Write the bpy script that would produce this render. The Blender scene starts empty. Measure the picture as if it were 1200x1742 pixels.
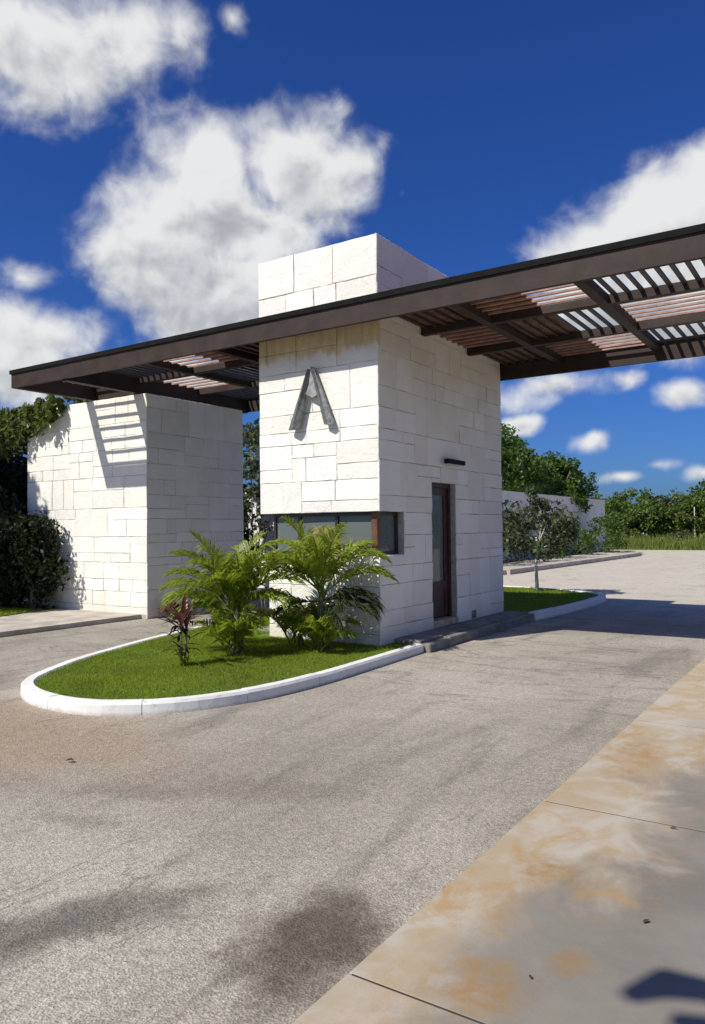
import bpy, math, random
import numpy as np
from mathutils import Vector, Matrix, noise as mnoise

random.seed(7)
rng = np.random.default_rng(11)
sc = bpy.context.scene
COL = sc.collection

# ------------------------------------------------------------------ camera
SUN = Vector((-0.393, -1.0, 1.12)).normalized()      # direction towards the sun
cam = bpy.data.cameras.new('camera')
cam.sensor_fit = 'VERTICAL'
cam.sensor_height = 24.0
cam.sensor_width = 24.0 * 705 / 1024
cam.lens = 1293.99 / 1742 * 24.0
cam.clip_start = 0.05
cam.clip_end = 3000
co = bpy.data.objects.new('camera', cam)
COL.objects.link(co)
_F = Vector((-0.5512391, 0.8340333, 0.0228900))
_R = Vector((0.8340627, 0.5515602, -0.0109877))
_U = Vector((0.0217893, -0.0130348, 0.9996777))
_M = Matrix((_R, _U, -_F)).transposed().to_4x4()
_M.translation = Vector((0, 0, 1.6))
co.matrix_world = _M
sc.camera = co

# ------------------------------------------------------------------ render look
sc.render.engine = 'CYCLES'
sc.view_settings.view_transform = 'Standard'
sc.view_settings.look = 'None'
sc.view_settings.gamma = 1
sc.view_settings.exposure = 0.15
sc.view_settings.use_curve_mapping = False
sc.cycles.max_bounces = 8
sc.cycles.transparent_max_bounces = 12

# ------------------------------------------------------------------ sun
sl = bpy.data.lights.new('sun', 'SUN')
sl.energy = 4.8
sl.angle = math.radians(0.53)
sl.color = (1.0, 0.95, 0.835)
so = bpy.data.objects.new('sun', sl)
COL.objects.link(so)
so.rotation_euler = SUN.to_track_quat('Z', 'Y').to_euler()

# ------------------------------------------------------------------ node helpers
class NT:
    def __init__(s, tree):
        s.t = tree; s.n = tree.nodes; s.l = tree.links
    def new(s, typ, **kw):
        nd = s.n.new(typ)
        for k, v in kw.items(): setattr(nd, k, v)
        return nd
    def put(s, sock, v):
        if isinstance(v, bpy.types.NodeSocket): s.l.new(v, sock)
        elif v is not None: sock.default_value = v
    def math(s, op, a, b=None, c=None, clamp=False):
        nd = s.new('ShaderNodeMath', operation=op, use_clamp=clamp)
        s.put(nd.inputs[0], a)
        if b is not None: s.put(nd.inputs[1], b)
        if c is not None: s.put(nd.inputs[2], c)
        return nd.outputs[0]
    def vmath(s, op, a, b=None, out=0):
        nd = s.new('ShaderNodeVectorMath', operation=op)
        s.put(nd.inputs[0], a)
        if b is not None:
            if op == 'SCALE': s.put(nd.inputs[3], b)
            else: s.put(nd.inputs[1], b)
        return nd.outputs[out]
    def noise(s, vec, scale, detail=4, rough=0.5, dist=0.0, col=False):
        nd = s.new('ShaderNodeTexNoise')
        s.put(nd.inputs['Vector'], vec)
        nd.inputs['Scale'].default_value = scale
        nd.inputs['Detail'].default_value = detail
        nd.inputs['Roughness'].default_value = rough
        nd.inputs['Distortion'].default_value = dist
        return nd.outputs[1 if col else 0]
    def voro(s, vec, scale, feature='F1', out=0):
        nd = s.new('ShaderNodeTexVoronoi', feature=feature)
        s.put(nd.inputs['Vector'], vec)
        nd.inputs['Scale'].default_value = scale
        return nd.outputs[out]
    def step(s, v, a, b, lo=0.0, hi=1.0):
        nd = s.new('ShaderNodeMapRange', interpolation_type='SMOOTHSTEP')
        s.put(nd.inputs[0], v)
        for i, x in enumerate((a, b, lo, hi)): nd.inputs[i + 1].default_value = x
        return nd.outputs[0]
    def mix(s, f, a, b, blend='MIX'):
        nd = s.new('ShaderNodeMix', data_type='RGBA', blend_type=blend)
        s.put(nd.inputs[0], f)
        for i, x in ((6, a), (7, b)):
            if isinstance(x, tuple): x = (x[0], x[1], x[2], 1.0)
            s.put(nd.inputs[i], x)
        return nd.outputs[2]
    def grey(s, v):
        nd = s.new('ShaderNodeCombineColor')
        for i in range(3): s.put(nd.inputs[i], v)
        return nd.outputs[0]
    def scalevec(s, vec, sx, sy, sz):
        return s.vmath('MULTIPLY', vec, (sx, sy, sz))
    def xyz(s, vec):
        nd = s.new('ShaderNodeSeparateXYZ'); s.put(nd.inputs[0], vec)
        return nd.outputs

# ------------------------------------------------------------------ world: Nishita sky with cumulus clouds
w = bpy.data.worlds.new('World')
sc.world = w
w.use_nodes = True
g = NT(w.node_tree)
g.n.clear()
sky = g.new('ShaderNodeTexSky', sky_type='NISHITA')
sky.sun_disc = False
sky.sun_elevation = math.asin(SUN.z)
sky.sun_rotation = math.atan2(SUN.x, SUN.y)
sky.altitude = 0
sky.air_density = 1.0
sky.dust_density = 1.1
sky.ozone_density = 2.5
bw = g.new('ShaderNodeHueSaturation')
bw.inputs['Saturation'].default_value = 1.15
bw.inputs['Value'].default_value = 1.0
g.l.new(sky.outputs[0], bw.inputs['Color'])
bg_sky = g.new('ShaderNodeBackground')
g.l.new(g.mix(1.0, bw.outputs[0], (.32, .59, 1.21), 'MULTIPLY'), bg_sky.inputs[0])
bg_sky.inputs[1].default_value = 0.07
tc = g.new('ShaderNodeTexCoord')
D = tc.outputs['Generated']
Dn = g.vmath('NORMALIZE', D)
CLOUDS = [(-56.1,31.2,6.4,3.8,1.00),(-49.5,32.6,4.8,2.9,0.85),(-45.9,32.9,2.4,3.0,0.70),(-42.2,34.2,2.0,2.3,0.45),(-55.6,28.4,4.6,2.2,0.62),
 (-44.2,24.8,4.0,4.0,1.00),(-46.4,22.1,4.2,4.2,1.00),(-42.1,21.9,5.5,3.9,1.00),(-37.0,25.6,4.8,4.0,1.0),(-32.3,25.8,4.2,3.5,0.62),(-42.6,17.0,6.4,3.3,1.10),(-48.1,18.9,4.0,3.2,1.05),(-29.6,23.9,2.3,2.7,0.35),
 (-56.1,13.2,4.9,3.0,1.00),(-56.9,17.3,4.0,2.2,0.50),(-57.6,10.7,4.2,2.3,0.80),
 (-11.0,21.0,3.8,2.5,0.95),(-7.4,21.2,4.0,2.9,1.00),(-13.6,19.3,3.8,2.2,0.90),(-10.5,17.9,6.2,3.6,1.25),(-13.0,15.2,6.4,2.8,1.05),(-8.6,13.4,5.6,2.3,0.8),
 (-18.6,9.9,5.0,1.6,0.75),(-13.7,10.2,2.4,1.2,0.50),(-9.5,9.0,2.9,1.3,0.70),(-16.2,6.1,1.9,1.0,0.80),(-21.1,7.7,1.7,0.9,0.80),(-14.2,3.5,1.9,0.8,0.75),(-8.7,3.5,1.5,1.0,0.70),(-11.5,4.3,4.3,1.2,0.35),(-33.3,14.8,6.8,1.7,0.30),(-45.2,11.4,4.6,1.6,0.95)]
_r = random.Random(5)
for _ in range(30):                                   # the same kind of sky goes on all round
    az = _r.uniform(0, 300); el = _r.choice((4, 8, 12, 18, 24, 30, 40, 50))+_r.uniform(-2, 2)
    a = _r.uniform(6, 12)
    CLOUDS.append((az, el, a/math.cos(math.radians(el)), a*_r.uniform(.35, .6), _r.uniform(.5, 1)))
def cdir(az, el):
    az, el = math.radians(az), math.radians(el)
    return Vector((math.sin(az)*math.cos(el), math.cos(az)*math.cos(el), math.sin(el)))
warp = g.vmath('SCALE', g.vmath('SUBTRACT', g.noise(Dn, 9.0, 3, .5, col=True), (.5, .5, .5)), 0.035)
Dw = g.vmath('ADD', Dn, warp)
field = None; low = None
for (az, el, a, b, wt) in CLOUDS:
    c = cdir(az, el)
    e1 = Vector((math.cos(math.radians(az)), -math.sin(math.radians(az)), 0))
    e2 = e1.cross(c)
    if e2.z < 0: e2 = -e2
    q1 = g.vmath('DOT_PRODUCT', Dw, tuple(e1/math.radians(a)), 1)
    q2 = g.vmath('DOT_PRODUCT', Dw, tuple(e2/math.radians(b)), 1)
    fr = g.math('MAXIMUM', g.vmath('DOT_PRODUCT', Dw, tuple(-c*30), 1), 0.0)
    cmb = g.new('ShaderNodeCombineXYZ')
    for i, q in enumerate((q1, q2, fr)): g.l.new(q, cmb.inputs[i])
    ln = g.vmath('LENGTH', cmb.outputs[0], None, 1)
    v = g.math('MULTIPLY_ADD', ln, -0.75, wt)
    lw = g.math('MULTIPLY', g.math('MAXIMUM', v, 0.0), q2)
    field = v if field is None else g.math('SMOOTH_MAX', field, v, 0.12)
    low = lw if low is None else g.math('ADD', low, lw)
nz = g.math('ADD', g.math('MULTIPLY', g.noise(Dn, 8.0, 4, 0.5), .58), g.math('MULTIPLY', g.noise(Dn, 20.0, 8, 0.54, .3), .42))
SUNT = Vector((-.25, -.35, .9)).normalized()*0.016
Ds = g.vmath('ADD', Dn, tuple(SUNT))
nz2 = g.math('ADD', g.math('MULTIPLY', g.noise(Ds, 8.0, 4, 0.5), .58), g.math('MULTIPLY', g.noise(Ds, 20.0, 5, 0.5, .3), .42))
dens = g.math('ADD', field, g.math('MULTIPLY', g.math('SUBTRACT', nz, 0.5), 2.0))
mask = g.math('POWER', g.step(dens, 0.0, 0.62), 1.15)
relief = g.math('SUBTRACT', nz, nz2)
lit = g.math('ADD', g.math('MULTIPLY', relief, 3.6), g.math('MULTIPLY', low, 0.95))
lit = g.math('ADD', lit, 0.80)
lit = g.math('SUBTRACT', lit, g.step(dens, 0.45, 1.2, 0, .30))
ccol = g.mix(g.step(lit, 0.0, 1.0), (0.48, 0.51, 0.555), (.985, .99, .99))
bg_c = g.new('ShaderNodeBackground')
g.l.new(ccol, bg_c.inputs[0]); bg_c.inputs[1].default_value = 0.76
msh = g.new('ShaderNodeMixShader')
g.l.new(g.math('MULTIPLY', mask, 0.97), msh.inputs[0])
g.l.new(bg_sky.outputs[0], msh.inputs[1]); g.l.new(bg_c.outputs[0], msh.inputs[2])
wo = g.new('ShaderNodeOutputWorld')
g.l.new(msh.outputs[0], wo.inputs[0])
w.cycles.sampling_method = 'MANUAL'
w.cycles.sample_map_resolution = 512

# ------------------------------------------------------------------ materials
def newmat(name):
    m = bpy.data.materials.new(name); m.use_nodes = True
    t = NT(m.node_tree); t.n.clear()
    out = t.new('ShaderNodeOutputMaterial')
    p = t.new('ShaderNodeBsdfPrincipled')
    t.l.new(p.outputs[0], out.inputs[0])
    geo = t.new('ShaderNodeNewGeometry')
    return m, t, p, geo.outputs['Position'], out, geo
def bump(t, p, h, strength=.5, dist=.01):
    b = t.new('ShaderNodeBump'); b.inputs['Strength'].default_value = strength
    b.inputs['Distance'].default_value = dist
    t.put(b.inputs['Height'], h); t.l.new(b.outputs[0], p.inputs['Normal'])

def mat_plain(name, col, rough=.6, metal=0.0, var=.25, scale=8.0, bmp=0.0, spec=.5):
    m, t, p, pos, out, geo = newmat(name)
    n = t.noise(pos, scale, 6, .6)
    c = t.mix(t.step(n, .3, .7), tuple(x*(1-var) for x in col), tuple(min(1, x*(1+var)) for x in col))
    t.l.new(c, p.inputs['Base Color'])
    p.inputs['Roughness'].default_value = rough
    p.inputs['Metallic'].default_value = metal
    p.inputs['Specular IOR Level'].default_value = spec
    if bmp: bump(t, p, t.noise(pos, scale*6, 5, .6), bmp, .01)
    return m

def mat_kerb(name, col, rough, **kw):
    m, t, p, pos, out, geo = newmat(name)
    x, y, z = t.xyz(pos)
    base = t.mix(t.step(t.noise(pos, 2.5, 5, .6), .35, .7), tuple(c_*.9 for c_ in col), col)
    scuff = t.math('MULTIPLY', t.step(t.noise(pos, 16, 7, .7), .56, .66), t.step(t.noise(pos, 1.7, 3), .45, .6))
    base = t.mix(t.math('MULTIPLY', scuff, .5), base, (.34, .31, .27))
    foot = t.step(t.math('ADD', z, t.math('MULTIPLY', t.noise(pos, 11, 5, .65), .07)), .078, .03)
    base = t.mix(t.math('MULTIPLY', foot, .55), base, (.30, .25, .20))
    t.l.new(base, p.inputs['Base Color'])
    p.inputs['Roughness'].default_value = rough
    p.inputs['Specular IOR Level'].default_value = .2
    bump(t, p, t.noise(pos, 40, 5, .65), .3, .006)
    return m

def mat_stone(name, stain=False):
    m, t, p, pos, out, geo = newmat(name)
    oi = t.new('ShaderNodeObjectInfo')
    rnd = oi.outputs['Random']
    n1 = t.noise(pos, 3.0, 6, .6)
    base = t.mix(t.step(n1, .3, .75), (.765, .745, .685), (.84, .825, .775))
    base = t.mix(t.math('MULTIPLY', t.step(rnd, .35, 1.0), .42), base, (.69, .66, .60))
    base = t.mix(t.step(t.math('FRACT', t.math('MULTIPLY', rnd, 17.31)), .6, 1.0, 0, .5), base, (.88, .875, .86))
    n2 = t.noise(pos, 26.0, 5, .65)
    base = t.mix(t.step(n2, .66, .76, 0, .35), base, (.47, .44, .40))
    pit = t.voro(pos, 55.0)
    pitm = t.math('MULTIPLY', t.step(pit, .16, .05), t.step(t.noise(pos, 5.0, 2), .52, .62))
    base = t.mix(t.math('MULTIPLY', pitm, .6), base, (.32, .30, .27))
    x, y, z = t.xyz(pos)
    if stain:
        edge = t.math('ADD', z, t.math('MULTIPLY', t.noise(t.scalevec(pos, 7, 7, .9), 1.0, 4, .65), .34))
        mk = t.step(edge, 4.11, 4.22)
        och = t.mix(t.step(t.noise(t.scalevec(pos, 6, 6, 1.2), 1.0, 5, .6), .38, .62), (.52, .33, .09), (.70, .54, .27))
        dk = t.step(t.noise(t.scalevec(pos, 9, 9, .4), 1.0, 4, .6), .62, .70)
        och = t.mix(dk, och, (.10, .05, .025))
        front = t.step(y, 8.50, 8.42)
        below = t.step(z, 4.50, 4.40)
        base = t.mix(t.math('MULTIPLY', t.math('MULTIPLY', mk, front), t.math('MULTIPLY', below, .92)), base, och)
        mk2 = t.step(t.math('ADD', z, t.math('MULTIPLY', t.noise(pos, 1.4, 5, .6), 1.5)), 4.1, 5.0)
        base = t.mix(t.math('MULTIPLY', t.math('MULTIPLY', mk2, below), .5), base, (.57, .49, .37))
    # brown tint growing towards the foot of the wall
    foot = t.step(t.math('ADD', z, t.math('MULTIPLY', t.noise(pos, 3.0, 4), .7)), .95, .35)
    base = t.mix(t.math('MULTIPLY', foot, .38), base, (.56, .48, .34))
    t.l.new(base, p.inputs['Base Color'])
    p.inputs['Roughness'].default_value = .85
    p.inputs['Specular IOR Level'].default_value = .25
    h = t.math('ADD', t.math('MULTIPLY', n2, .6), t.math('MULTIPLY', t.noise(pos, 6.5, 7, .72, .6), 1.6))
    h = t.math('SUBTRACT', h, t.math('MULTIPLY', pitm, .5))
    bump(t, p, h, .62, .02)
    return m

def mat_road():
    m, t, p, pos, out, geo = newmat('gravel_asphalt')
    x, y, z = t.xyz(pos)
    big = t.noise(pos, .35, 5, .6)
    base = t.mix(t.step(big, .35, .68), (.285, .255, .21), (.405, .367, .31))
    # wheel tracks and worn streaks along the drive
    st = t.noise(t.scalevec(pos, 2.2, .35, 1), 1.0, 6, .62, .4)
    base = t.mix(t.step(st, .50, .68, 0, .65), base, (.185, .165, .14))
    st2 = t.noise(t.scalevec(pos, .7, 2.6, 1), 1.6, 8, .72, .8)
    far = t.step(y, 5.0, 8.0)
    base = t.mix(t.math('MULTIPLY', t.step(st2, .53, .63, 0, .7), far), base, (.21, .19, .17))
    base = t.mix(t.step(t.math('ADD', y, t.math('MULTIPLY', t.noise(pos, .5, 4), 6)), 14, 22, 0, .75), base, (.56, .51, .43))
    # sandy, reddish dust round the nose of the island
    d = t.vmath('LENGTH', t.vmath('MULTIPLY', t.vmath('SUBTRACT', pos, (-5.8, 3.6, 0)), (.42, .85, 0)), None, 1)
    d = t.math('ADD', d, t.math('MULTIPLY', t.noise(pos, 1.6, 5, .6), .8))
    base = t.mix(t.step(d, 1.55, .6, 0, .85), base, (.315, .235, .165))
    # dark, damp patches and tyre rubs
    for (px, py, rx, ry, a, k, colr) in ((-1.80, 2.42, .34, .50, .1, .92, (.10, .078, .056)), (-3.15, 3.62, .75, .28, .35, .6, (.20, .17, .145)),
                                   (-3.72, 3.2, .42, .18, .3, .6, (.20, .17, .15)), (-3.6, 2.72, .3, .13, .2, .5, (.19, .165, .14)), (-2.75, 1.95, .9, .22, 1.0, .75, (.12, .105, .09)),
                                   (-4.6, 2.9, .6, .2, .2, .3, (.2, .17, .15)), (-2.6, 5.2, 1.3, .12, 1.4, .35, (.2, .18, .16)), (-7.9, 4.6, .5, .9, .6, .6, (.17, .12, .085))):
        q = t.vmath('SUBTRACT', pos, (px, py, 0))
        ca, sa = math.cos(a), math.sin(a)
        q1 = t.vmath('DOT_PRODUCT', q, (ca/rx, sa/rx, 0), 1); q2 = t.vmath('DOT_PRODUCT', q, (-sa/ry, ca/ry, 0), 1)
        r = t.math('SQRT', t.math('ADD', t.math('MULTIPLY', q1, q1), t.math('MULTIPLY', q2, q2)))
        r = t.math('ADD', r, t.math('MULTIPLY', t.math('SUBTRACT', t.noise(pos, 4.5, 6, .65), .5), 1.5))
        base = t.mix(t.step(r, 1.15, .3, 0, k), base, colr)
    # hairline breaks and tar seams along the drive
    seam = t.math('ABSOLUTE', t.math('SUBTRACT', t.noise(t.scalevec(pos, .9, .16, 1), 1.4, 7, .62, .5), .5))
    base = t.mix(t.math('MULTIPLY', t.step(seam, .008, .001), t.step(t.noise(pos, .8, 4), .53, .62, 0, .5)), base, (.12, .105, .09))
    br = t.math('ABSOLUTE', t.math('SUBTRACT', t.noise(t.scalevec(pos, .5, 1.5, 1), 1.2, 8, .68, .7), .5))
    base = t.mix(t.math('MULTIPLY', t.math('MULTIPLY', t.step(br, .02, .003), t.step(t.noise(pos, 1.3, 4), .5, .6, 0, .75)), t.step(y, 4.5, 7.5)), base, (.12, .105, .09))
    # aggregate
    chip = t.voro(pos, 135.0, 'F1', 1)
    cs = t.new('ShaderNodeSeparateColor'); t.l.new(chip, cs.inputs[0])
    val = t.math('MULTIPLY_ADD', cs.outputs[0], .56, .72)
    base = t.mix(1.0, base, t.grey(val), 'MULTIPLY')
    chip2 = t.voro(pos, 42.0, 'F1', 1)
    cs2 = t.new('ShaderNodeSeparateColor'); t.l.new(chip2, cs2.inputs[0])
    base = t.mix(1.0, base, t.grey(t.math('MULTIPLY_ADD', cs2.outputs[1], .24, .88)), 'MULTIPLY')
    base = t.mix(t.step(t.noise(pos, 60.0, 4, .7), .58, .70, 0, .5), base, (.13, .115, .10))
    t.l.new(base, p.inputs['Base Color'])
    p.inputs['Roughness'].default_value = .9
    p.inputs['Specular IOR Level'].default_value = .25
    h = t.math('ADD', t.voro(pos, 105.0), t.math('MULTIPLY', t.noise(pos, 30, 5, .7), .8))
    bump(t, p, h, .5, .008)
    return m

def mat_pavement():
    m, t, p, pos, out, geo = newmat('stained_concrete')
    x, y, z = t.xyz(pos)
    n = t.noise(pos, 1.3, 6, .62)
    base = t.mix(t.step(n, .3, .7), (.175, .158, .134), (.245, .224, .192))
    far = t.step(y, 5.2, 7.2)
    base = t.mix(t.math('MULTIPLY', far, .8), base, (.50, .43, .34))
    dx = t.math('ADD', x, 1.46)
    wav = t.math('MULTIPLY', t.math('SUBTRACT', t.noise(t.scalevec(pos, 1.0, .8, 1), 1.6, 6, .62, .5), .5), 1.5)
    wid = t.step(y, 1.8, 4.5, .30, .58)
    e = t.math('SUBTRACT', t.math('ADD', dx, wav), wid)
    band = t.step(e, .22, -.22)
    cream = t.mix(t.step(t.noise(pos, 3.2, 5, .6, .6), .38, .64), (.41, .318, .208), (.46, .41, .335))
    base = t.mix(t.math('MULTIPLY', band, .88), base, cream)
    och = t.step(t.noise(t.scalevec(pos, 1.6, 1.0, 1), 2.3, 9, .74, .7), .49, .68)
    base = t.mix(t.math('MULTIPLY', t.math('MULTIPLY', och, t.step(e, .38, .0)), .66), base, (.38, .225, .075))
    for (px, py, rx, ry, k) in ((-1.16, 3.25, .12, .14, .8), (-1.05, 2.33, .15, .16, .75), (-.86, 2.62, .08, .09, .6), (-1.25, 5.2, .16, .5, .6), (-1.18, 2.85, .10, .2, .4)):
        q = t.vmath('MULTIPLY', t.vmath('SUBTRACT', pos, (px, py, .1)), (1/rx, 1/ry, 0))
        r = t.math('ADD', t.vmath('LENGTH', q, None, 1), t.math('MULTIPLY', t.math('SUBTRACT', t.noise(pos, 8, 9, .72, .5), .5), 3.2))
        base = t.mix(t.math('MULTIPLY', t.step(r, 1.5, .15), t.step(t.noise(pos, 14, 7, .7), .38, .60, .45*k, k)), base, (.295, .165, .05))
    g2 = t.noise(pos, 45, 5, .7)
    base = t.mix(t.step(g2, .62, .75, 0, .35), base, (.12, .10, .085))
    t.l.new(base, p.inputs['Base Color'])
    p.inputs['Roughness'].default_value = .8
    p.inputs['Specular IOR Level'].default_value = .3
    bump(t, p, t.math('ADD', g2, t.math('MULTIPLY', n, .5)), .25, .006)
    return m

def mat_leaf(name, c1, c2, trans=.35, rough=.5, spec=.35):
    m, t, p, pos, out, geo = newmat(name)
    ri = geo.outputs['Random Per Island']
    c = t.mix(ri, c1, c2)
    c = t.mix(t.step(t.noise(pos, 1.1, 3), .35, .7, 0, .45), c, tuple(x*.6 for x in c1))
    t.l.new(c, p.inputs['Base Color'])
    p.inputs['Roughness'].default_value = rough
    p.inputs['Specular IOR Level'].default_value = spec
    tr = t.new('ShaderNodeBsdfTranslucent')
    t.l.new(t.mix(.5, c, tuple(min(1, x*1.6) for x in c2)), tr.inputs[0])
    ms = t.new('ShaderNodeMixShader'); ms.inputs[0].default_value = trans
    t.l.new(p.outputs[0], ms.inputs[1]); t.l.new(tr.outputs[0], ms.inputs[2])
    t.l.new(ms.outputs[0], out.inputs[0])
    return m

def mat_glass(name, tint=(.72, .80, .78), through=.75):
    m, t, p, pos, out, geo = newmat(name)
    tr = t.new('ShaderNodeBsdfTransparent'); tr.inputs[0].default_value = (*[x*through/.75 for x in tint], 1)
    gl = t.new('ShaderNodeBsdfGlossy'); gl.inputs['Roughness'].default_value = .02
    fr = t.new('ShaderNodeFresnel'); fr.inputs[0].default_value = 1.5
    ms = t.new('ShaderNodeMixShader')
    t.l.new(t.math('MULTIPLY_ADD', fr.outputs[0], 1.0, .03), ms.inputs[0])
    t.l.new(tr.outputs[0], ms.inputs[1]); t.l.new(gl.outputs[0], ms.inputs[2])
    t.l.new(ms.outputs[0], out.inputs[0])
    return m

M = {}
M['stone'] = mat_stone('white_limestone', True)
M['stone2'] = mat_stone('white_limestone_plain')
M['mortar'] = mat_plain('pale_mortar', (.36, .34, .31), .95, var=.2, scale=14, bmp=.4)
M['plaster'] = mat_plain('white_plaster', (.70, .69, .68), .9, var=.08, scale=3, bmp=.15)
M['steel'] = mat_plain('brown_painted_steel', (.040, .028, .024), .6, spec=.2, var=.22, scale=3, bmp=.05)
M['flash'] = mat_plain('black_roof_flashing', (.007, .007, .0075), .85, var=.3, spec=.15)
M['bar'] = mat_plain('dark_brown_louvre', (.050, .038, .031), .55, var=.3, scale=5)
M['slat'] = mat_plain('reddish_timber_slat', (.30, .175, .135), .6, var=.3, scale=7, bmp=.15)
M['soffit'] = mat_plain('rust_red_roof_board', (.19, .070, .034), .7, var=.45, scale=4, bmp=.2)
M['wood'] = mat_plain('dark_red_timber', (.050, .018, .016), .45, var=.35, scale=9)
M['frame'] = mat_plain('dark_bronze_frame', (.022, .017, .016), .4, var=.2)
M['post'] = mat_plain('red_brown_timber', (.115, .05, .03), .5, var=.3, scale=9)
M['metal'] = mat_plain('weathered_brushed_metal', (.20, .205, .20), .45, .5, var=.35, scale=16, bmp=.15)
M['metal2'] = mat_plain('pale_brushed_metal', (.30, .30, .295), .5, .4, var=.25, scale=16, bmp=.15)
M['black'] = mat_plain('black_metal', (.008, .008, .008), .7, spec=.15)
M['kerb'] = mat_kerb('white_kerb_paint', (.78, .77, .74), .75, var=.09, scale=6, bmp=.3)
M['conc'] = mat_plain('grey_concrete', (.185, .175, .16), .85, var=.3, scale=4, bmp=.3)
M['grout'] = mat_plain('dark_joint', (.05, .045, .04), .95)
M['conc2'] = mat_plain('pale_concrete', (.43, .385, .33), .85, var=.22, scale=2.5, bmp=.3)
M['threshold'] = mat_plain('beige_threshold', (.45, .37, .27), .8)
M['inside'] = mat_plain('pale_inside_wall', (.62, .64, .63), .9, var=.05)
M['road'] = mat_road()
M['pave'] = mat_pavement()
M['soil'] = mat_plain('soil_and_turf', (.085, .13, .025), .95, var=.5, scale=3, bmp=.5)
M['ground'] = mat_plain('scrub_ground', (.11, .11, .05), .95, var=.5, scale=.6, bmp=.5)
M['grass'] = mat_leaf('grass_blades', (.155, .235, .012), (.275, .35, .028), .4, .6, .2)
M['grass_far'] = mat_leaf('tall_grass', (.14, .20, .035), (.28, .33, .09), .4, .6, .2)
M['tree'] = mat_leaf('tree_leaves', (.040, .085, .015), (.115, .185, .032), .3)
M['tree2'] = mat_leaf('forest_leaves', (.065, .115, .022), (.16, .215, .045), .32)
M['tree3'] = mat_leaf('grey_green_leaves', (.06, .085, .04), (.13, .155, .075), .28)
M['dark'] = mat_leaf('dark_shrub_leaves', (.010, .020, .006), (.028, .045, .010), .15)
M['vine'] = mat_leaf('vine_leaves', (.045, .075, .014), (.16, .205, .045), .35)
M['palm'] = mat_leaf('palm_leaflets', (.115, .175, .014), (.31, .37, .038), .45, .4, .4)
M['palm_old'] = mat_leaf('old_palm_leaflets', (.020, .030, .012), (.045, .06, .02), .25, .5)
M['palm_dry'] = mat_leaf('yellowing_leaflets', (.22, .19, .05), (.38, .30, .10), .35, .5)
M['palm_stem'] = mat_plain('palm_stem', (.14, .15, .07), .7, var=.4, scale=12)
M['ti'] = mat_leaf('ti_plant_leaves', (.070, .026, .024), (.17, .072, .052), .3, .4, .5)
M['ti_dark'] = mat_leaf('dark_ti_leaves', (.020, .009, .014), (.055, .018, .028), .2, .4, .5)
M['bark'] = mat_plain('grey_bark', (.15, .13, .10), .9, var=.4, scale=9, bmp=.6)
M['pale_bark'] = mat_plain('pale_bark', (.50, .48, .43), .85, var=.25, scale=9, bmp=.4)
M['dry'] = mat_plain('dry_brown_leaf', (.06, .032, .018), .8, var=.4, scale=40)
M['pole'] = mat_plain('white_paint', (.62, .61, .58), .7, var=.1)
M['glass'] = mat_glass('window_glass')
M['lit_glass'] = mat_glass('glass_painted_light', (.5, .56, .55))
_t = NT(M['lit_glass'].node_tree)
_ms = [n for n in _t.n if n.type == 'MIX_SHADER'][0]; _out = [n for n in _t.n if n.type == 'OUTPUT_MATERIAL'][0]
_df = _t.new('ShaderNodeBsdfDiffuse'); _df.inputs[0].default_value = (.33, .38, .38, 1)  # grey diffuse colour stands in for room light and reflections in the panes
_m2 = _t.new('ShaderNodeMixShader'); _m2.inputs[0].default_value = .34
_t.l.new(_ms.outputs[0], _m2.inputs[1]); _t.l.new(_df.outputs[0], _m2.inputs[2]); _t.l.new(_m2.outputs[0], _out.inputs[0])
M['lampglass'] = mat_plain('lamp_diffuser', (.5, .5, .48), .4)

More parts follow.
